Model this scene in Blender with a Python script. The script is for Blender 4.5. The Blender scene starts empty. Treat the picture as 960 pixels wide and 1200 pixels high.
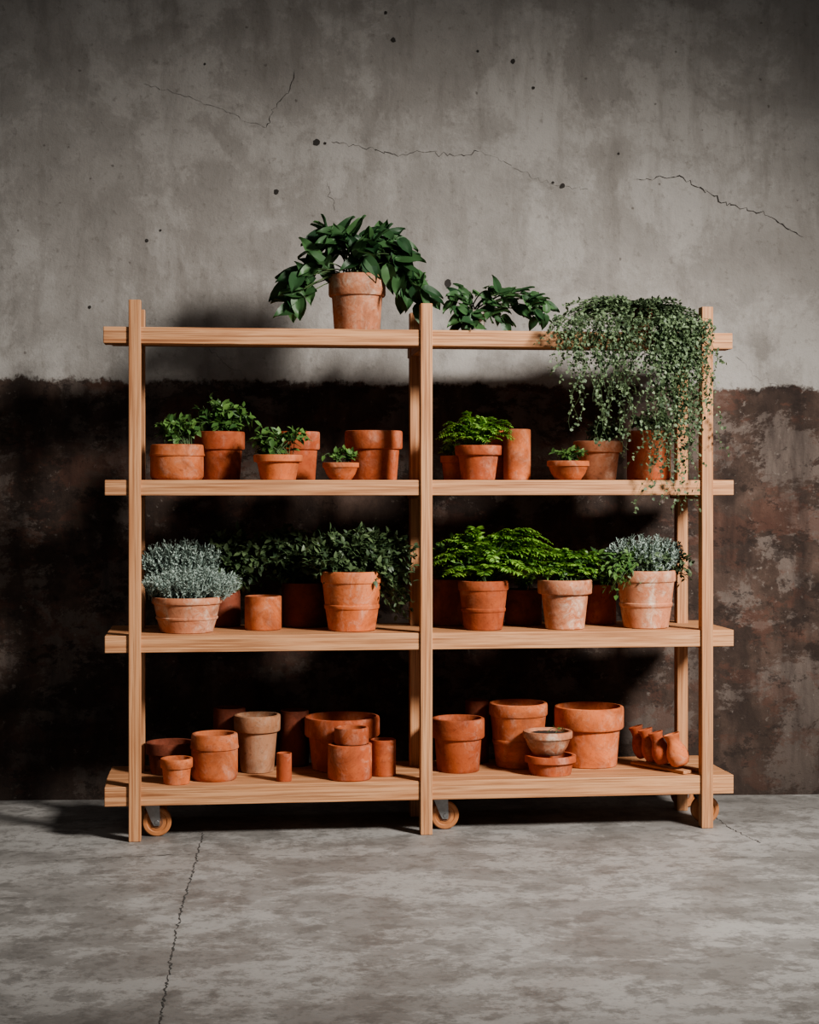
import bpy, math, random
import numpy as np
from mathutils import Vector, Euler
random.seed(7); rng=np.random.default_rng(7)
scene=bpy.context.scene
F=1969.0; TH=math.radians(6.55); CH=1.25; HZ=570
def X_at(px,Y): return Y*math.tan(math.atan((px-480)/F)+TH)
def sc(X,Y): return F/(X*math.sin(TH)+Y*math.cos(TH))
def Z_at(py,X,Y): return CH-(py-HZ)/sc(X,Y)
# ------------------------------------------------------------------ materials
def mat_new(name):
    m=bpy.data.materials.new(name); m.use_nodes=True
    nt=m.node_tree; nt.nodes.clear()
    out=nt.nodes.new('ShaderNodeOutputMaterial'); b=nt.nodes.new('ShaderNodeBsdfPrincipled')
    nt.links.new(b.outputs[0],out.inputs[0]); return m,nt,b,out
def ramp(nt,fac,stops):
    r=nt.nodes.new('ShaderNodeValToRGB'); e=r.color_ramp.elements
    while len(e)<len(stops): e.new(0.5)
    for i,(p,c) in enumerate(stops):
        e[i].position=p; e[i].color=tuple(c)[:3]+(1,) if hasattr(c,'__len__') else (c,c,c,1)
    nt.links.new(fac,r.inputs[0]); return r.outputs[0]
def mix(nt,f,a,b,mode='MIX'):
    m=nt.nodes.new('ShaderNodeMix'); m.data_type='RGBA'; m.blend_type=mode
    for s,v in ((0,f),(6,a),(7,b)):
        if isinstance(v,bpy.types.NodeSocket): nt.links.new(v,m.inputs[s])
        elif s==0: m.inputs[0].default_value=v
        else: m.inputs[s].default_value=tuple(v)+(1,)
    return m.outputs[2]
def math_n(nt,op,a,b=0.0,clamp=False):
    m=nt.nodes.new('ShaderNodeMath'); m.operation=op; m.use_clamp=clamp
    for i,v in enumerate((a,b)):
        if isinstance(v,bpy.types.NodeSocket): nt.links.new(v,m.inputs[i])
        else: m.inputs[i].default_value=v
    return m.outputs[0]
def coords(nt,scale=(1,1,1),rnd=False):
    tc=nt.nodes.new('ShaderNodeTexCoord'); mp=nt.nodes.new('ShaderNodeMapping')
    mp.inputs['Scale'].default_value=scale
    nt.links.new(tc.outputs['Object'],mp.inputs['Vector'])
    if rnd:
        oi=nt.nodes.new('ShaderNodeObjectInfo'); s=math_n(nt,'MULTIPLY',oi.outputs['Random'],37.0)
        cb=nt.nodes.new('ShaderNodeCombineXYZ')
        for i in range(3): nt.links.new(s,cb.inputs[i])
        nt.links.new(cb.outputs[0],mp.inputs['Location'])
    return mp.outputs[0],tc
def noise(nt,vec,scale,detail=6,rough=.6,dist=0):
    n=nt.nodes.new('ShaderNodeTexNoise'); n.inputs['Scale'].default_value=scale
    n.inputs['Detail'].default_value=detail; n.inputs['Roughness'].default_value=rough
    n.inputs['Distortion'].default_value=dist
    nt.links.new(vec,n.inputs['Vector']); return n.outputs['Fac']
def bump(nt,b,h,strength,dist=.01):
    n=nt.nodes.new('ShaderNodeBump'); n.inputs['Strength'].default_value=strength; n.inputs['Distance'].default_value=dist
    nt.links.new(h,n.inputs['Height']); nt.links.new(n.outputs[0],b.inputs['Normal'])

def terracotta(name,c1,c2,stain=.25,stainc=(.55,.42,.34)):
    m,nt,b,o=mat_new(name); v,_=coords(nt,(1,1,1),True)
    n1=noise(nt,v,9,6,.6,.4); c=mix(nt,ramp(nt,n1,[(.35,0),(.65,1)]),c1,c2)
    n2=noise(nt,v,22,8,.7,.8); v2,_=coords(nt,(5,5,1.2),True); n3=noise(nt,v2,3,6,.65)
    s=math_n(nt,'MULTIPLY',ramp(nt,n2,[(.46,0),(.64,1)]),ramp(nt,n3,[(.40,0),(.58,1)]))
    c=mix(nt,math_n(nt,'MULTIPLY',s,stain*2.4,True),c,stainc)
    n5=noise(nt,v,6,7,.7,1.0); c=mix(nt,math_n(nt,'MULTIPLY',ramp(nt,n5,[(.46,0),(.64,1)]),.65),c,tuple(x*.45 for x in c1))
    n4=noise(nt,v,70,3,.6); c=mix(nt,math_n(nt,'MULTIPLY',ramp(nt,n4,[(.56,0),(.73,1)]),.45),c,tuple(x*.4 for x in c1))
    oi=nt.nodes.new('ShaderNodeObjectInfo'); hs=nt.nodes.new('ShaderNodeHueSaturation')
    nt.links.new(c,hs.inputs['Color']); nt.links.new(math_n(nt,'ADD',math_n(nt,'MULTIPLY',oi.outputs['Random'],.28),.80),hs.inputs['Value'])
    nt.links.new(hs.outputs[0],b.inputs['Base Color']); b.inputs['Roughness'].default_value=.82
    b.inputs['Specular IOR Level'].default_value=.25
    bump(nt,b,math_n(nt,'ADD',n2,math_n(nt,'MULTIPLY',n4,.5)),.4,.004); return m
TC={'o':terracotta('terracotta_orange',(.49,.132,.048),(.59,.19,.078),.16),
    'r':terracotta('terracotta_red',(.36,.083,.033),(.45,.125,.050),.12),
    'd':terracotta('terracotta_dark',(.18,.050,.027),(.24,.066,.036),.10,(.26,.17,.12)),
    'p':terracotta('terracotta_pale',(.54,.205,.108),(.61,.28,.16),.42,(.68,.52,.40)),
    'w':terracotta('terracotta_weathered',(.38,.175,.09),(.44,.235,.14),.35,(.46,.36,.27)),
    'g':terracotta('clay_grey',(.28,.24,.21),(.36,.31,.27),.3)}
def wood(name,axis):
    m,nt,b,o=mat_new(name)
    s=[38,38,38]; s['XYZ'.index(axis)]=1.0
    v,_=coords(nt,tuple(s),True); n1=noise(nt,v,1.6,6,.62,.7)
    s2=[160,160,160]; s2['XYZ'.index(axis)]=2.4
    v2,_=coords(nt,tuple(s2),True); n2=noise(nt,v2,1.2,4,.6)
    c=ramp(nt,n1,[(.29,(.30,.125,.055)),(.44,(.50,.248,.122)),(.56,(.60,.328,.175)),(.71,(.37,.17,.082))])
    c=mix(nt,math_n(nt,'MULTIPLY',ramp(nt,n2,[(.46,0),(.64,1)]),.68),c,(.21,.085,.038))
    oi=nt.nodes.new('ShaderNodeObjectInfo'); k=math_n(nt,'MULTIPLY',oi.outputs['Random'],.35)
    c=mix(nt,k,c,(.36,.168,.083))
    nt.links.new(c,b.inputs['Base Color']); b.inputs['Roughness'].default_value=.6
    b.inputs['Specular IOR Level'].default_value=.3
    bump(nt,b,n2,.3,.002); return m
WX=wood('wood_grain_long','X'); WZ=wood('wood_grain_upright','Z'); WY=wood('wood_grain_cross','Y')
def leafmat(name,cd,cl,rough=.45,trans=.25):
    m,nt,b,o=mat_new(name)
    a=nt.nodes.new('ShaderNodeAttribute'); a.attribute_name='rnd'
    c=mix(nt,a.outputs['Fac'],cd,cl)
    nt.links.new(c,b.inputs['Base Color']); b.inputs['Roughness'].default_value=rough
    b.inputs['Specular IOR Level'].default_value=.4
    t=nt.nodes.new('ShaderNodeBsdfTranslucent'); nt.links.new(c,t.inputs[0])
    ms=nt.nodes.new('ShaderNodeMixShader'); ms.inputs[0].default_value=trans
    nt.links.new(b.outputs[0],ms.inputs[1]); nt.links.new(t.outputs[0],ms.inputs[2]); nt.links.new(ms.outputs[0],o.inputs[0])
    return m
LF={'deep':leafmat('leaf_deep_green',(.020,.058,.024),(.075,.16,.058)),
    'mid':leafmat('leaf_mid_green',(.05,.115,.034),(.16,.29,.08)),
    'dark':leafmat('leaf_dark_green',(.032,.06,.028),(.13,.185,.085)),
    'fern':leafmat('leaf_fern_green',(.08,.20,.035),(.29,.48,.09),.5,.3),
    'silver':leafmat('leaf_silver_green',(.17,.23,.20),(.44,.52,.46),.7,.15),
    'vine':leafmat('leaf_vine_green',(.05,.08,.045),(.19,.26,.14),.55)}
def plain(name,c,rough=.7,metal=0):
    m,nt,b,o=mat_new(name); v,_=coords(nt); n1=noise(nt,v,30,5)
    cc=mix(nt,ramp(nt,n1,[(.35,0),(.7,1)]),tuple(x*.7 for x in c),c); nt.links.new(cc,b.inputs['Base Color'])
    b.inputs['Roughness'].default_value=rough; b.inputs['Metallic'].default_value=metal; bump(nt,b,n1,.2,.003); return m
STEM=plain('stem_green',(.07,.12,.04)); SOIL=plain('potting_soil',(.035,.022,.015),.95)
METAL=plain('galvanised_steel',(.35,.35,.35),.4,.9); WHEEL=plain('amber_rubber',(.46,.19,.075),.5); HUB=plain('brown_hub',(.22,.10,.05),.5)
CRK=plain('crack_dark',(.045,.04,.036),1)
CRK2=plain('crack_hairline',(.14,.13,.12),1)
CRKF=plain('floor_joint_dirt',(.075,.07,.065),1)
# ------------------------------------------------------------------ mesh builder
A=np.array
TS=(A([[0,0,0],[.3,-.5,.05],[.3,0,-.01],[.3,.5,.05],[.68,-.36,.0],[.68,0,-.06],[.68,.36,.0],[1,0,-.14]]),
    [(0,2,1),(0,3,2),(1,2,5,4),(2,3,6,5),(4,5,7),(5,6,7)])
def big_t():
    a=[0,.08,.2,.38,.58,.78,.92,1]; w=[.02,.30,.46,.5,.44,.28,.10,.005]; V=[];Fc=[]
    for i,(x,ww) in enumerate(zip(a,w)):
        for s in (-1,-.5,0,.5,1): V.append((x,s*ww,.10*abs(s)-.32*x*x+.02*math.sin(9*x)*abs(s)))
    for i in range(7):
        for j in range(4):
            k=i*5+j; Fc.append((k,k+1,k+6,k+5))
    return A(V),Fc
TB=big_t()
def nrm(v): return v/np.maximum(np.linalg.norm(v,axis=-1,keepdims=True),1e-9)
class MB:
    def __init__(s): s.V=[];s.F=[];s.M=[];s.R=[];s.S=[];s.n=0;s.mats=[]
    def mi(s,m):
        if m not in s.mats: s.mats.append(m)
        return s.mats.index(m)
    def add(s,V,Fc,m,r=.5,sm=True):
        V=np.asarray(V,float); o=s.n; s.V.append(V); s.F.extend([tuple(i+o for i in f) for f in Fc])
        k=s.mi(m); s.M.extend([k]*len(Fc)); s.S.extend([sm]*len(Fc))
        s.R.append(np.full(len(V),r) if np.isscalar(r) else r); s.n+=len(V)
    def leaves(s,P,D,Nn,L,W,m,T=TS,zmin=None):
        P=np.asarray(P,float);D=nrm(np.asarray(D,float));Nn=np.asarray(Nn,float)
        L=np.asarray(L,float)[:,None,None];W=np.asarray(W,float)[:,None,None]
        S=nrm(np.cross(D,Nn));U=np.cross(S,D); t,fc=T
        V=P[:,None]+t[None,:,0:1]*L*D[:,None]+t[None,:,1:2]*W*S[:,None]+t[None,:,2:3]*L*U[:,None]
        if zmin is not None:
            inside=V[...,1]>5.97
            V[...,2]=np.where(inside,np.maximum(V[...,2],zmin),V[...,2])
        n=len(P);k=len(t); r=np.repeat(rng.random(n),k)
        s.add(V.reshape(-1,3),[tuple(i*k+j for j in f) for i in range(n) for f in fc],m,r)
    def tube(s,pts,r0,r1,m,k=4):
        p=np.asarray(pts,float); t=nrm(np.gradient(p,axis=0)); a=nrm(np.cross(t,A([.31,.52,.79]))); b=np.cross(t,a)
        rr=np.linspace(r0,r1,len(p))[:,None]; V=[]
        for j in range(k):
            an=2*math.pi*j/k; V.append(p+rr*(a*math.cos(an)+b*math.sin(an)))
        V=np.stack(V,1).reshape(-1,3); Fc=[(i*k+j,i*k+(j+1)%k,(i+1)*k+(j+1)%k,(i+1)*k+j) for i in range(len(p)-1) for j in range(k)]
        s.add(V,Fc,m)
    def lathe(s,prof,c,m,seg=56,axis='Z',M3=None,wob=.0):
        V=[];n=len(prof);ph=random.random()*6
        for (r,z) in prof:
            for j in range(seg):
                a=2*math.pi*j/seg; q=r*(1+wob*math.sin(2*a+ph)+wob*.6*math.sin(3*a+ph*2))
                V.append((q*math.cos(a),q*math.sin(a),z) if axis=='Z' else (q*math.cos(a),z,q*math.sin(a)))
        V=A(V)
        if M3 is not None: V=V@np.array(M3).T
        V=V+A(c)
        s.add(V,[(i*seg+j,i*seg+(j+1)%seg,(i+1)*seg+(j+1)%seg,(i+1)*seg+j) for i in range(n-1) for j in range(seg)],m)
    def build(s,name,origin=None,parent=None,sharp=None):
        V=np.concatenate(s.V); o=A(origin if origin is not None else (0,0,0),float)
        me=bpy.data.meshes.new(name); me.from_pydata((V-o).tolist(),[],s.F)
        for m in s.mats: me.materials.append(m)
        me.polygons.foreach_set('material_index',s.M); me.polygons.foreach_set('use_smooth',s.S)
        at=me.attributes.new('rnd','FLOAT','POINT'); at.data.foreach_set('value',np.concatenate(s.R))
        me.update()
        if sharp: me.set_sharp_from_angle(angle=math.radians(sharp))
        ob=bpy.data.objects.new(name,me); ob.location=o; scene.collection.objects.link(ob)
        if parent: ob.parent=parent
        return ob
def box(name,x0,x1,y0,y1,z0,z1,m,parent=None,bev=.003):
    cx,cy,cz=(x0+x1)/2,(y0+y1)/2,(z0+z1)/2
    V=[(x-cx,y-cy,z-cz) for x in (x0,x1) for y in (y0,y1) for z in (z0,z1)]
    Fc=[(0,1,3,2),(4,6,7,5),(0,4,5,1),(2,3,7,6),(0,2,6,4),(1,5,7,3)]
    me=bpy.data.meshes.new(name); me.from_pydata(V,[],Fc); me.materials.append(m)
    ob=bpy.data.objects.new(name,me); ob.location=(cx,cy,cz); scene.collection.objects.link(ob)
    if bev:
        md=ob.modifiers.new('bevel','BEVEL'); md.width=bev; md.segments=2
    if parent: ob.parent=parent
    return ob
# ------------------------------------------------------------------ room
WP=(-.856,6.830); WA=math.atan2(-.246,3.285); wc,ws=math.cos(WA),math.sin(WA)
def wall_uz(px,py):
    dx=math.tan(math.atan((px-480)/F)+TH)
    u=(WP[1]*dx-WP[0])/(wc-ws*dx); X=WP[0]+u*wc; Y=WP[1]+u*ws
    return u,Z_at(py,X,Y)
def wall_material():
    m,nt,b,o=mat_new('aged_plaster_wall'); v,tc=coords(nt)
    sx=nt.nodes.new('ShaderNodeSeparateXYZ'); nt.links.new(tc.outputs['Object'],sx.inputs[0])
    vs,_=coords(nt,(1.6,1,.35))
    nL=noise(nt,v,.9,5,.55,.3); nM=noise(nt,v,4,8,.65,.2); nF=noise(nt,v,28,8,.7); nS=noise(nt,vs,5,7,.65,.1); nX=noise(nt,v,120,3,.6)
    nB=noise(nt,v,2.0,10,.74,.25)
    up=ramp(nt,nM,[(.3,(.225,.212,.197)),(.5,(.300,.284,.265)),(.7,(.37,.353,.333))])
    up=mix(nt,ramp(nt,nL,[(.38,0),(.62,.6)]),up,(.235,.218,.20))
    up=mix(nt,math_n(nt,'MULTIPLY',ramp(nt,nB,[(.49,0),(.56,1)]),.5),up,(.40,.382,.36))
    up=mix(nt,math_n(nt,'MULTIPLY',ramp(nt,nS,[(.5,0),(.66,1)]),.42),up,(.15,.135,.12))
    up=mix(nt,math_n(nt,'MULTIPLY',ramp(nt,nF,[(.56,0),(.68,1)]),.5),up,(.14,.126,.112))
    vo=nt.nodes.new('ShaderNodeTexVoronoi'); vo.inputs['Scale'].default_value=9; nt.links.new(v,vo.inputs['Vector'])
    sp=ramp(nt,math_n(nt,'ADD',vo.outputs['Distance'],math_n(nt,'MULTIPLY',math_n(nt,'SUBTRACT',nX,.5),.12)),[(.035,1),(.06,0)])
    up=mix(nt,math_n(nt,'MULTIPLY',sp,.65),up,(.10,.088,.078))
    # lower painted dado, worn and peeling
    lo=ramp(nt,nM,[(.32,(.032,.023,.020)),(.48,(.062,.043,.035)),(.6,(.105,.071,.057)),(.75,(.16,.115,.096))])
    v3,_=coords(nt,(1,1,1.5)); nP=noise(nt,v3,2.6,12,.76,.2)
    lo=mix(nt,math_n(nt,'MULTIPLY',ramp(nt,nP,[(.51,0),(.545,1)]),.75),lo,(.165,.135,.118))
    v4=nt.nodes.new('ShaderNodeMapping'); v4.inputs['Location'].default_value=(7.3,2.1,4.4); nt.links.new(v3,v4.inputs['Vector'])
    nQ=noise(nt,v4.outputs[0],3.4,12,.76,.2)
    lo=mix(nt,math_n(nt,'MULTIPLY',ramp(nt,nQ,[(.53,0),(.565,1)]),.5),lo,(.12,.058,.042))
    nR=noise(nt,v4.outputs[0],6.5,12,.78,.1)
    lo=mix(nt,math_n(nt,'MULTIPLY',ramp(nt,nR,[(.55,0),(.58,1)]),.7),lo,(.030,.022,.019))
    lo=mix(nt,ramp(nt,nS,[(.46,0),(.64,.65)]),lo,(.028,.021,.019))
    lo=mix(nt,math_n(nt,'MULTIPLY',ramp(nt,nF,[(.60,0),(.67,1)]),.6),lo,(.24,.21,.185))
    # boundary
    zz=math_n(nt,'ADD',sx.outputs['Z'],math_n(nt,'MULTIPLY',math_n(nt,'SUBTRACT',nF,.5),.09))
    zz=math_n(nt,'ADD',zz,math_n(nt,'MULTIPLY',sx.outputs['X'],.010))
    zz=math_n(nt,'ADD',zz,math_n(nt,'MULTIPLY',math_n(nt,'SUBTRACT',nM,.5),.10))
    f=math_n(nt,'MULTIPLY',math_n(nt,'SUBTRACT',zz,1.670),70,True)
    c=mix(nt,f,lo,up)
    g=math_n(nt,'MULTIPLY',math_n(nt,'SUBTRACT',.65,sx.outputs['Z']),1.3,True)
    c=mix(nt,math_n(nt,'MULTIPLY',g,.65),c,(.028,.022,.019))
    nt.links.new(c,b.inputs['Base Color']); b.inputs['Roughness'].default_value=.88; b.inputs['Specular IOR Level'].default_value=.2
    h=math_n(nt,'ADD',math_n(nt,'MULTIPLY',nM,1.2),math_n(nt,'ADD',math_n(nt,'MULTIPLY',nF,.5),math_n(nt,'MULTIPLY',nX,.12)))
    h=math_n(nt,'ADD',h,math_n(nt,'MULTIPLY',f,.25)); bump(nt,b,h,.5,.012); return m
def floor_material():
    m,nt,b,o=mat_new('worn_concrete_floor'); v,_=coords(nt)
    nL=noise(nt,v,.8,6,.6,.4); nM=noise(nt,v,3.2,9,.68,.3); nF=noise(nt,v,30,7,.7); v2,_=coords(nt,(1,1.3,1)); nS=noise(nt,v2,1.7,11,.77,.2)
    nG=noise(nt,v,9,11,.78,.2)
    c=ramp(nt,nM,[(.3,(.165,.157,.148)),(.5,(.245,.235,.223)),(.7,(.325,.314,.30))])
    c=mix(nt,ramp(nt,nL,[(.38,0),(.62,.6)]),c,(.18,.172,.161))
    c=mix(nt,math_n(nt,'MULTIPLY',ramp(nt,nS,[(.49,0),(.53,1)]),.55),c,(.385,.374,.358))
    c=mix(nt,math_n(nt,'MULTIPLY',ramp(nt,nG,[(.50,0),(.57,1)]),.55),c,(.118,.111,.103))
    c=mix(nt,math_n(nt,'MULTIPLY',ramp(nt,nF,[(.54,0),(.68,1)]),.5),c,(.10,.095,.088))
    nt.links.new(c,b.inputs['Base Color'])
    nt.links.new(ramp(nt,nM,[(.3,.42),(.7,.68)]),b.inputs['Roughness']); b.inputs['Specular IOR Level'].default_value=.4
    bump(nt,b,math_n(nt,'ADD',nM,math_n(nt,'MULTIPLY',nF,.35)),.4,.008); return m
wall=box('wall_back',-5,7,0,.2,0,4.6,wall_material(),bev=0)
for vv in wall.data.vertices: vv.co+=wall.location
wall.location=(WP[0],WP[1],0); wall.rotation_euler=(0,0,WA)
fl=box('floor',-5,7,-3,7.6,-.1,0,floor_material(),bev=0)
for vv in fl.data.vertices: vv.co+=fl.location
fl.location=(0,0,0)
def ribbon(pts,w,plane,name,mat,parent,jit=.005):
    P=[A(p,float) for p in pts]; Q=[]
    for a,b in zip(P[:-1],P[1:]):
        n=max(2,int(np.linalg.norm(b-a)/.012))
        for i in range(n): Q.append(a+(b-a)*i/n)
    Q.append(P[-1]); Q=A(Q); Q[1:-1]+=rng.normal(0,jit,(len(Q)-2,2))
    t=nrm(np.gradient(Q,axis=0)); nn=np.stack([-t[:,1],t[:,0]],1); ww=w*(.25+rng.random(len(Q))**2*1.2)[:,None]*.5
    ww[0]*=.1;ww[-1]*=.1
    a=Q+nn*ww;b=Q-nn*ww; V=[]
    for i in range(len(Q)):
        for q in (a[i],b[i]): V.append((q[0],-.0012,q[1]) if plane=='w' else (q[0],q[1],.0012))
    mb=MB(); mb.add(V,[(2*i,2*i+1,2*i+3,2*i+2) for i in range(len(Q)-1)],mat,sm=False); return mb.build(name,parent=parent)
for pts,w,mt in [([(345,80),(345,90),(338,108),(322,128),(312,150)],.0026,CRK),([(168,98),(215,112),(255,126),(312,150)],.0015,CRK2),
              ([(388,166),(420,172),(468,181),(510,177),(532,183),(562,178)],.0021,CRK),([(562,178),(585,186),(600,196)],.0016,CRK2),
              ([(600,196),(640,214),(690,222)],.0012,CRK2),([(745,210),(800,207),(850,238),(900,252),(942,278)],.0040,CRK),
              ([(384,212),(392,248)],.0015,CRK2),([(238,400),(262,425),(300,452)],.0015,CRK2),
              ([(862,418),(885,440),(915,452)],.0014,CRK2)]:
    ribbon([wall_uz(*p) for p in pts],w,'w','crack',mt,wall)
for (x,y,r) in [(371,167,4.5),(381,168,1.8),(324,225,3.2),(461,47,3),(601,72,3),(625,103,2),(659,218,3.2),(648,214,1.6),(525,332,4.5),(172,282,2.2),(452,15,2),(188,270,1.5),(105,360,2),(725,180,1.6),(560,60,1.6),(240,75,1.5)]:
    u,z=wall_uz(x,y); rr=r/292; k=14
    mb=MB(); V=[(u,-.0014,z)]+[(u+rr*(.75+.4*random.random())*math.cos(6.283*i/k),-.0014,z+rr*(.75+.4*random.random())*math.sin(6.283*i/k)) for i in range(k)]
    mb.add(V,[(0,1+i,1+(i+1)%k) for i in range(k)],CRK,sm=False); mb.build('chip_hole',parent=wall)
def floor_xy(px,py):
    d=F*CH/(py-HZ); lat=(px-480)/F*d
    return (lat*math.cos(TH)+d*math.sin(TH),-lat*math.sin(TH)+d*math.cos(TH))
for pts,w in [([(238,976),(228,1015),(214,1060),(205,1100),(196,1150),(186,1205)],.005),([(838,958),(858,972),(892,988)],.004),
              ([(0,1012),(110,1006),(230,1001)],.0035),([(240,1001),(420,1004),(600,1000),(960,1006)],.002)]:
    ribbon([floor_xy(*p) for p in pts],w,'f','crack',CRKF,fl,.003)
# ------------------------------------------------------------------ rack
rack=bpy.data.objects.new('wooden_shelving_rack',None); scene.collection.objects.link(rack)
XL,XM,XR=-.286,.748,1.783; BX0,BX1=-.393,1.883; YF,YB=6.0,6.33
hw=.0215
for i,x in enumerate((XL,XM,XR)):
    box('front_post_%d'%(i+1),x-hw,x+hw,YF-.024,YF+.022,.0,1.907,WZ,rack)
    box('back_post_%d'%(i+1),x-hw,x+hw,YB-.022,YB+.022,.0,1.907,WZ,rack)
SH=[(1.812,.058),(1.273,.055),(.724,.060),(.192,.068)]
for i,(zt,th) in enumerate(SH):
    y=5.986; ws_=[.088,.086,.088,.086,.088]
    for j,w in enumerate(ws_):
        dx=random.uniform(-.003,.003)
        t=th if j in(0,) else .032
        box('shelf_%d_plank_%d'%(i+1,j+1),BX0+dx,BX1+dx,y,y+w,zt-t,zt,WX,rack,.0025); y+=w+.004
    for k,x in enumerate((XL,XM,XR)):
        box('shelf_%d_bearer_%d'%(i+1,k+1),x-.018,x+.018,YF+.022,YB+.1,zt-.07,zt-.0325,WY,rack)
def caster(X,Y,k):
    mb=MB(); R=.052; w=.014
    mb.lathe([(.0005,-w),(.012,-w-.004),(.014,-w),(.034,-w+.003),(.037,-w),(R-.004,-w),(R,-w+.004),(R,w-.004),(R-.004,w),(.037,w),(.034,w-.003),(.014,w),(.0005,w)],(X,Y,R),WHEEL,40,'Y')
    mb.lathe([(.0005,-.024),(.007,-.024),(.009,-.021),(.009,.021),(.007,.024),(.0005,.024)],(X,Y,R),METAL,16,'Y')
    mb.lathe([(.0005,-w-.0015),(.02,-w-.0015),(.022,-w),(.022,w),(.02,w+.0015),(.0005,w+.0015)],(X,Y,R),HUB,24,'Y')
    mb.build('caster_wheel_%d'%k,parent=rack,sharp=35)
    for sgn,nm in ((-1,'a'),(1,'b')):
        yy=Y+sgn*.0205; mb=MB(); V=[];P2=[(-.010,-.012),(.010,-.012),(.012,.0),(.010,.064),(-.044,.064),(-.020,.006)]
        for o in (-.0015,.0015):
            for (a,b2) in P2: V.append((X+a,yy+o,R+b2))
        Fc=[(0,1,2,3,4,5),(11,10,9,8,7,6)]+[(i,(i+1)%6,6+(i+1)%6,6+i) for i in range(6)]
        mb.add(V,Fc,METAL,sm=False); mb.build('caster_fork_%d%s'%(k,nm),parent=rack)
    box('caster_plate_%d'%k,X-.05,X+.03,Y-.03,Y+.03,.116,.1235,METAL,rack,.001)
for k,(px,Y) in enumerate([(184,6.075),(521,6.08),(826,6.075),(802,6.385),(500,6.385),(180,6.385)]):
    caster(X_at(px,Y),Y,k+1)
# ------------------------------------------------------------------ pots
ZS=[s[0] for s in SH]
def profile(st,R,H):
    t=min(.013,R*.16)
    if st=='classic': o=[(.68,0),(.71,.012),(.84,.66),(.855,.70),(.96,.715),(.985,.735),(1,.95),(.985,.99)]
    elif st=='rim': o=[(.78,0),(.80,.012),(.88,.58),(.89,.62),(.97,.63),(1,.66),(1,.95),(.985,.99)]
    elif st=='cyl': o=[(.95,0),(.98,.012),(1,.04),(1,.96),(.985,.99)]
    elif st=='band': o=[(.72,0),(.75,.012),(.85,.36),(.875,.37),(.89,.40),(.89,.43),(.865,.445),(.94,.78),(.95,.80),(.985,.81),(1,.83),(1,.96),(.985,.99)]
    elif st=='drum': o=[(.86,0),(.90,.02),(.96,.10),(.96,.60),(.955,.66),(1,.68),(1,.72),(.98,.74),(.95,.97),(.93,.99)]
    elif st=='bowl': o=[(.55,0),(.60,.03),(.80,.35),(.92,.68),(.94,.70),(.99,.72),(1,.76),(1,.95),(.985,.99)]
    pr=[(.0005,0)]+[(a*R,b*H) for a,b in o]
    rt=o[-1][0]*R; pr+=[(rt-.003,H),(rt-t+.002,H),(rt-t,H*.985)]
    rb=max(o[1][0]*R-t,.3*R); pr+=[(min(rt-t,(rb+rt-t)/2+.1*R),H*.6),(rb,min(.012,H*.2)+.004),(.0005,min(.012,H*.2)+.004)]
    return pr
class Pot: pass
def pot(x0,x1,yr,sh,Y,st='classic',mt='o',soil=False,zb=None,cx=None,R=None):
    p=Pot(); p.X=X_at((x0+x1)/2,Y); s=sc(p.X,Y); p.Y=Y; p.R=(x1-x0)/2/s if R is None else R; p.z=ZS[sh]+.0005 if zb is None else zb
    p.zt=Z_at(yr,p.X,Y); p.H=p.zt-p.z; p.mb=MB(); p.sh=sh
    p.mb.lathe(profile(st,p.R,p.H),(p.X,Y,p.z),TC[mt],wob=.004)
    if soil:
        z=p.zt-.013; r=p.R*.87; p.zs=z
        k=40; V=[(p.X,p.Y,z+.01)]
        for q in (.5,1):
            for i in range(k):
                a=6.2832*i/k; V.append((p.X+q*r*math.cos(a),p.Y+q*r*math.sin(a),z+random.uniform(-.002,.004)*(1 if q<1 else 0)+(.006 if q<1 else 0)))
        p.mb.add(V,[(0,1+i,1+(i+1)%k) for i in range(k)]+[(1+i,1+k+i,1+k+(i+1)%k,1+(i+1)%k) for i in range(k)],SOIL)
    return p
def done(p,name): return p.mb.build(name,origin=(p.X,p.Y,p.z),sharp=38)
def bez(a,b,c,n):
    t=np.linspace(0,1,n)[:,None]; return (1-t)**2*a+2*t*(1-t)*b+t*t*c
def boxw(bx,Y):
    x0,x1,y0,y1=bx; xc=X_at((x0+x1)/2,Y); s=sc(xc,Y)
    return A([xc,Y,(Z_at(y0,xc,Y)+Z_at(y1,xc,Y))/2]),A([(x1-x0)/2/s,0,(y1-y0)/2/s])
def runit():
    v=rng.normal(size=3); return v/np.linalg.norm(v)
def bush(p,bx,ry,n,L,W,lps,m,T=TS,Yc=None,tmin=.4,upb=.5,stemr=.0015,g=1.12):
    Y=Yc or p.Y; c,r=boxw(bx,Y); r=r*g; r[1]=ry; PP=[];DD=[];NN=[];LL=[]
    zmin=ZS[p.sh]+.006
    for i in range(n):
        e=c+r*runit()*(rng.random()**.25)
        q=rng.random()**.5*p.R*.6; an=rng.random()*6.283; s0=A([p.X+q*math.cos(an),p.Y+q*math.sin(an),p.zs])
        e[2]=max(e[2],zmin+.01); mid=(s0+e)/2; mid[2]+=upb*np.linalg.norm((e-s0)[:2])+.01
        pts=bez(s0,mid,e,8); p.mb.tube(pts,stemr,stemr*.5,STEM,3)
        for k in range(lps):
            t=tmin+(1-tmin)*(k+rng.random())/lps; f=t*7; i0=min(int(f),6); pos=pts[i0]+(pts[i0+1]-pts[i0])*(f-i0)
            tg=pts[i0+1]-pts[i0]; tg=tg/(np.linalg.norm(tg)+1e-9)
            d=tg*.5+runit()*.9+A([0,0,.1]); PP.append(pos);DD.append(d);NN.append(A([0,-.35,1])+runit()*.55);LL.append(L*rng.uniform(.6,1.15))
    LL=A(LL); p.mb.leaves(PP,DD,NN,LL,LL*W,m,T,zmin)
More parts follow.
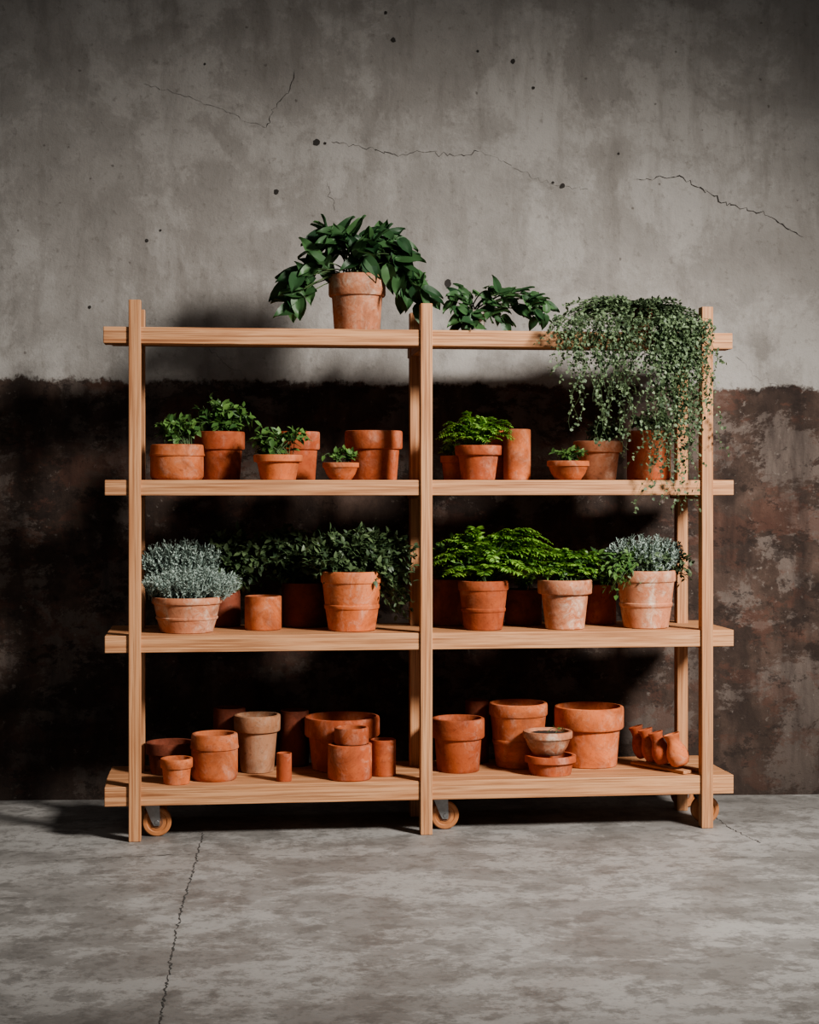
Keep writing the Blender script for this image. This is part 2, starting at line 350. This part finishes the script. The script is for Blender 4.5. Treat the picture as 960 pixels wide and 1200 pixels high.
def fern(p,bx,ry,n,pl,m,pairs=20,upb=.9):
    c,r=boxw(bx,p.Y); r=r*1.08; r[1]=ry; PP=[];DD=[];NN=[];LL=[];zmin=ZS[p.sh]+.006
    for i in range(n):
        v=runit(); v[2]=abs(v[2])*1.3-.5; v/=np.linalg.norm(v); e=c+r*v*rng.uniform(.7,1.14)
        s0=A([p.X+rng.normal()*p.R*.2,p.Y+rng.normal()*p.R*.2,p.zs]); e[2]=max(e[2],zmin+.01)
        mid=s0*.55+e*.45; mid[2]=max(e[2],s0[2])+upb*.35*np.linalg.norm((e-s0)[:2])+rng.normal()*.012+.005
        pts=bez(s0,mid,e,pairs+4); p.mb.tube(pts,.0014,.0006,STEM,3); ln=np.linalg.norm(e-s0)
        for k in range(3,pairs+4):
            t=k/(pairs+3); tg=pts[min(k+1,pairs+3)]-pts[k-1]; tg/=np.linalg.norm(tg)+1e-9
            sd=np.cross(tg,A([0,0,1])+runit()*.15); sd/=np.linalg.norm(sd)+1e-9
            w=pl*math.sin(math.pi*(.12+.86*(1-t)**.8))*min(1,ln/.12)+.004
            for sg in (-1,1):
                PP.append(pts[k]);DD.append(sd*sg+tg*.35+runit()*.15);NN.append(np.cross(sd,tg)*1.0+runit()*.35+A([0,0,.3]));LL.append(w)
    LL=A(LL); p.mb.leaves(PP,DD,NN,LL,np.maximum(LL*.36,.005),m,TS,zmin)
def silver(p,bx,ry,n,m,L=.011,Yc=None,nn=26):
    Y=Yc or p.Y; c,r=boxw(bx,Y); r[1]=ry; PP=[];DD=[];NN=[];LL=[];zmin=ZS[p.sh]+.006
    for i in range(n):
        e=c+r*runit()*(rng.random()**.2); s0=A([p.X,p.Y,p.zs])+A([rng.normal()*.4,rng.normal()*.4,0])*p.R
        s0=s0*.45+A([e[0],e[1],p.zs])*.55; mid=(s0+e)/2; mid+=rng.normal(0,.006,3); e[2]+=.010
        pts=bez(s0,mid,e,7); p.mb.tube(pts,.0012,.0006,m,3)
        for k in range(nn):
            t=.25+.75*(k+rng.random())/nn; f=t*6;i0=min(int(f),5); pos=pts[i0]+(pts[i0+1]-pts[i0])*(f-i0)
            tg=pts[i0+1]-pts[i0];tg/=np.linalg.norm(tg)+1e-9
            PP.append(pos);DD.append(tg*.8+runit()*.8);NN.append(runit());LL.append(L*rng.uniform(.6,1.2))
    LL=A(LL); p.mb.leaves(PP,DD,NN,LL,LL*.36,m,TS,zmin)
def bigleaf(p,cl,L,m,nper=4,spread=.02,W=.5,droop=.3):
    PP=[];DD=[];NN=[];LL=[]
    for (x,y,dy) in cl:
        Y=p.Y+dy; X=X_at(x,Y); e=A([X,Y,Z_at(y,X,Y)]); s0=A([p.X+rng.normal()*p.R*.25,p.Y+rng.normal()*p.R*.25,p.zs])
        mid=(s0+e)/2; mid[2]=max(mid[2],e[2])+.25*abs(e[0]-s0[0])+.01; pts=bez(s0,mid,e,9); p.mb.tube(pts,.0028,.0015,STEM,5)
        out=e-s0; out[2]*=.3; out/=np.linalg.norm(out)+1e-9
        for k in range(nper):
            d=out*.8+runit()*.9; d[2]-=droop*rng.random(); i0=8-k%3
            PP.append(pts[i0]+rng.normal(0,spread*.4,3));DD.append(d);NN.append(A([0,-.7,.7])+runit()*.45);LL.append(L*rng.uniform(.7,1.15))
    LL=A(LL); p.mb.leaves(PP,DD,NN,LL,LL*W*rng.uniform(.85,1.15,len(LL)),m,TB,ZS[p.sh]+.006)
# --- top shelf
p=pot(385,452,323,0,6.14,'rim','p',True)
cl=[(random.uniform(378,468),random.uniform(276,312),random.uniform(-.09,.09)) for _ in range(34)]
bigleaf(p,cl,.095,LF['deep'],4,W=.52)
cl=[(x,y,random.uniform(-.1,.0)) for x,y in [(352,328),(342,332),(356,322),(348,345),(368,322),(360,338),(343,350),(350,355),(476,324),(486,330),(494,338),(500,344),(486,345),(478,335),(494,352),(380,300),(466,302),(470,312),(374,312)]]
bigleaf(p,cl,.10,LF['deep'],4,droop=1.1,W=.55); done(p,'potted_pothos')
p=pot(541,571,364,0,6.13,'classic','g',True)
cl=[(random.uniform(535,592),random.uniform(342,374),random.uniform(-.1,.06)) for _ in range(16)]+[(x,y,random.uniform(-.14,.0)) for x,y in [(600,350),(612,347),(620,352),(630,350),(636,358),(606,362),(622,366),(640,366),(590,345),(575,342),(628,372),(530,350),(640,356),(540,378),(556,380)]]
bigleaf(p,cl,.060,LF['deep'],5,.015,.55,.5); done(p,'potted_philodendron')
# trailing vine
p=pot(722,772,360,0,6.2,'bowl','d',True)
for bx,n in (((645,705,354,388),28),((665,765,346,386),60),((735,815,350,386),55),((785,830,362,395),30)):
    bush(p,bx,.09,n,.0165,.75,18,LF['vine'],tmin=.35,upb=.15,Yc=6.08,g=1.0)
PP=[];DD=[];NN=[];LL=[]
def endy(x):
    xs=[640,655,670,690,715,738,755,775,790,803,818,838]; ys=[405,440,500,530,535,565,558,580,615,600,540,525]; return float(np.interp(x,xs,ys))
for i in range(205):
    px=rng.choice([rng.uniform(644,838),rng.normal(745,42),rng.normal(797,20)]); px=min(max(px,644),839)
    yb=5.962-rng.random()*.06; X=X_at(px,yb); s0=A([X*.82+p.X*.18+rng.normal()*.02,6.08+rng.normal()*.03,1.86]); e0=A([X,yb,1.835+rng.normal()*.012])
    ye=395+(endy(px)-395)*(rng.random()**.9)*rng.uniform(.9,1.05)
    ze=Z_at(ye,X,yb); L=max(e0[2]-ze,.03); n=max(3,int(L/.013)); sway=rng.normal()*.07; sw2=rng.random()*6
    pts=list(bez(s0,(s0+e0)/2+A([0,-.01,.02]),e0,6))
    for k in range(1,n+1):
        t=k/n; pts.append(A([X+sway*t*t*.8+.015*math.sin(sw2+t*7*L/.2),yb+.006*math.sin(sw2*2+t*9),e0[2]-L*t]))
    pts=A(pts); p.mb.tube(pts,.0010,.0005,STEM,3)
    for q in pts[3:]:
        dn=.85 if q[2]>1.68 else .52
        for h in range(2):
            if rng.random()<dn:
                PP.append(q+rng.normal(0,.005,3));DD.append(runit()+A([0,-.2,-.2]));NN.append(A([0,-.7,.7])+runit()*.7);LL.append(rng.uniform(.009,.017))
LL=A(LL); PP=A(PP); PP[:,1]=np.where(PP[:,2]<1.825,np.minimum(PP[:,1],5.962),PP[:,1]); p.mb.leaves(PP,DD,NN,LL,LL*.8,LF['vine']); done(p,'potted_trailing_vine')
# --- second shelf
p=pot(175,240,521,1,6.11,'drum','o',True); bush(p,(182,233,488,521),.07,30,.038,.6,7,LF['mid']); done(p,'potted_basil')
p=pot(228,287,506,1,6.29,'rim','r',True); bush(p,(224,296,474,506),.07,44,.040,.55,8,LF['mid']); bush(p,(232,262,460,480),.03,6,.03,.5,5,LF['mid']); done(p,'potted_mint')
p=pot(297,355,533,1,6.10,'classic','o',True); bush(p,(296,360,500,532),.07,36,.036,.6,7,LF['mid']); done(p,'potted_basil')
p=pot(320,375,506,1,6.31,'rim','r'); done(p,'terracotta_pot')
p=pot(378,421,542,1,6.07,'bowl','o',True); bush(p,(380,420,526,541),.04,20,.024,.6,6,LF['mid']); done(p,'potted_herb')
p=pot(404,472,505,1,6.25,'rim','r'); done(p,'terracotta_pot')
p=pot(516,545,534,1,6.24,'classic','o',True); bush(p,(514,540,516,533),.03,14,.028,.5,6,LF['fern']); done(p,'potted_herb')
p=pot(533,588,522,1,6.10,'classic','r',True); fern(p,(513,598,488,530),.08,52,.030,LF['fern'],16); done(p,'potted_fern')
p=pot(564,597,503,1,6.30,'cyl','o'); done(p,'terracotta_cylinder_pot')
p=pot(590,622,503,1,6.19,'cyl','o'); done(p,'terracotta_cylinder_pot')
p=pot(641,691,540,1,6.08,'bowl','o',True); bush(p,(645,690,527,540),.05,24,.024,.6,6,LF['mid']); done(p,'potted_herb')
p=pot(672,730,517,1,6.25,'classic','p',True); bush(p,(688,734,492,516),.06,50,.024,.6,9,LF['vine']); done(p,'potted_thyme')
p=pot(735,786,505,1,6.22,'cyl','r',True); bush(p,(735,790,480,505),.05,36,.022,.6,9,LF['vine']); done(p,'potted_thyme')
# --- third shelf
p=pot(178,260,699,2,6.13,'band','p',True); silver(p,(165,286,666,703),.12,560,LF['silver'],.012); done(p,'potted_lavender')
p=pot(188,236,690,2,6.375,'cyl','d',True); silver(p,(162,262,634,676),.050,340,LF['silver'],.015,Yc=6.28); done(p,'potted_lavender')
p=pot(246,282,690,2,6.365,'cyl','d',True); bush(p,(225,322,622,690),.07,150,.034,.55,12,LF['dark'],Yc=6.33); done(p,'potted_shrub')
p=pot(287,330,698,2,6.20,'cyl','o'); done(p,'terracotta_cylinder_pot')
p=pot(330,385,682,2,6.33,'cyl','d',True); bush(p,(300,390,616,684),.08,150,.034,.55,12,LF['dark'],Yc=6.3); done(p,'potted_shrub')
p=pot(376,449,669,2,6.13,'band','o',True); bush(p,(354,486,620,688),.12,290,.030,.55,12,LF['dark'],upb=.25); bush(p,(454,488,665,728),.06,50,.028,.55,9,LF['dark'],Yc=6.1); done(p,'potted_shrub')
p=pot(502,545,678,2,6.33,'cyl','r',True); bush(p,(506,552,630,676),.06,80,.030,.55,10,LF['mid'],Yc=6.28); done(p,'potted_shrub')
p=pot(537,596,680,2,6.11,'band','r',True); fern(p,(512,650,624,694),.11,120,.034,LF['fern'],20); bush(p,(520,610,632,676),.09,30,.024,.5,7,LF['mid']); done(p,'potted_fern')
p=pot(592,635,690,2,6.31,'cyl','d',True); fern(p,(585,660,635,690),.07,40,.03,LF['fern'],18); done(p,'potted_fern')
p=pot(630,694,679,2,6.11,'classic','p',True); fern(p,(622,704,643,688),.08,55,.028,LF['fern'],18); bush(p,(632,704,652,682),.07,50,.026,.6,7,LF['mid']); done(p,'potted_fern')
p=pot(684,722,684,2,6.31,'cyl','r',True); bush(p,(680,725,645,690),.05,70,.028,.55,10,LF['mid'],Yc=6.28); done(p,'potted_shrub')
p=pot(722,792,668,2,6.13,'band','p',True); silver(p,(710,802,628,668),.09,300,LF['silver'],.014); bush(p,(700,812,638,692),.11,180,.024,.6,10,LF['vine'],upb=.35); bush(p,(702,740,650,700),.06,40,.028,.6,8,LF['mid'],Yc=6.06); done(p,'potted_sage')
# --- bottom shelf
def P(name,*a,**k):
    q=pot(*a,**k); done(q,name); return q
T='terracotta_pot'
P(T,171,229,869,3,6.27,'rim','d'); P(T,188,226,888,3,6.045,'rim','o'); P(T,223,280,859,3,6.12,'drum','o')
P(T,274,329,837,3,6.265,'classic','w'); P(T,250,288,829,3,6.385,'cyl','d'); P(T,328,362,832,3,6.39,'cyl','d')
P('terracotta_cylinder_pot',324,342,882,3,6.05,'cyl','r')
b7=P(T,357,445,839,3,6.29,'rim','r')
q=P('terracotta_cylinder_pot',384,436,871,3,6.075,'cyl','r'); P('terracotta_cylinder_pot',434,464,866,3,6.13,'cyl','r')
P(T,387,437,852,3,6.075,'rim','r',zb=ZS[3]+.03,R=.062)
P(T,506,568,841,3,6.20,'rim','r'); P(T,573,642,823,3,6.27,'band','o'); P(T,650,731,827,3,6.27,'rim','o')
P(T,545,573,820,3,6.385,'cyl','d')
b=P('terracotta_bowl',615,675,884,3,6.09,'rim','r')
s=pot(613,671,856,3,6.09,'bowl','p',True,zb=b.zt+.001); bush(s,(654,666,852,860),.01,2,.016,.6,3,LF['mid']); done(s,'potted_seedling')
tray=bpy.data.objects.new('wooden_tray',None); scene.collection.objects.link(tray)
for k,(xa,ya,xb,yb2) in enumerate([(744,6.26,806,6.02),(762,6.30,822,6.06)]):
    xA,xB=X_at(xa,ya),X_at(xb,yb2); L=math.hypot(xB-xA,yb2-ya); t=box('slat_%d'%(k+1),-L/2,L/2,-.022,.022,0,.012,WX,tray,.002)
    t.location=((xA+xB)/2,(ya+yb2)/2,ZS[3]+.0075); t.rotation_euler=(0,0,math.atan2(yb2-ya,xB-xA))
jp=[(.0005,0),(.55,0),(.75,.05),(.92,.2),(.95,.34),(.85,.5),(.68,.63),(.60,.7),(.58,.8),(.64,.9),(.74,.97),(.72,1),(.63,.99),(.50,.9),(.46,.75),(.6,.5),(.7,.25),(.4,.08),(.0005,.08)]
for k,(px,Y,R,H) in enumerate([(756,6.255,.038,.122),(767,6.18,.038,.122),(779,6.11,.038,.120),(798,6.055,.043,.12)]):
    mb=MB(); X=X_at(px,Y); E=Euler((math.radians(-6),math.radians(-16),0)).to_matrix()
    mb.lathe([(a*R if a>.001 else a,b*H) for a,b in jp],(0,0,0),TC['o' if k==3 else 'r'],36,M3=E)
    z0=min(float(v[:,2].min()) for v in mb.V); mb.V=[v+A([X,Y,ZS[3]+.0205-z0]) for v in mb.V]
    mb.build('clay_jug',origin=(X,Y,ZS[3]+.02))
# ------------------------------------------------------------------ light, camera
def spot(name,loc,tgt,e,ang,blend,rad,col):
    l=bpy.data.lights.new(name,'SPOT'); l.energy=e; l.spot_size=math.radians(ang); l.spot_blend=blend; l.shadow_soft_size=rad; l.color=col
    o=bpy.data.objects.new(name,l); o.location=loc; o.rotation_euler=(Vector(tgt)-Vector(loc)).to_track_quat('-Z','Y').to_euler(); scene.collection.objects.link(o); return o
spot('key_spotlight',(4.0,2.0,3.8),(1.05,5.6,.85),2850,58,1.0,.55,(1,.955,.90))
w=bpy.data.worlds.new('dim_interior'); scene.world=w; w.use_nodes=True
w.node_tree.nodes['Background'].inputs[0].default_value=(1,.98,.96,1); w.node_tree.nodes['Background'].inputs[1].default_value=.14
scene.view_settings.view_transform='AgX'; scene.view_settings.look='AgX - Medium High Contrast'
cam=bpy.data.cameras.new('camera'); co=bpy.data.objects.new('camera',cam); scene.collection.objects.link(co)
cam.sensor_width=36; cam.lens=F/1200*36; cam.shift_y=-30/1200; co.location=(0,0,CH); co.rotation_euler=(math.pi/2,0,-TH)
scene.camera=co
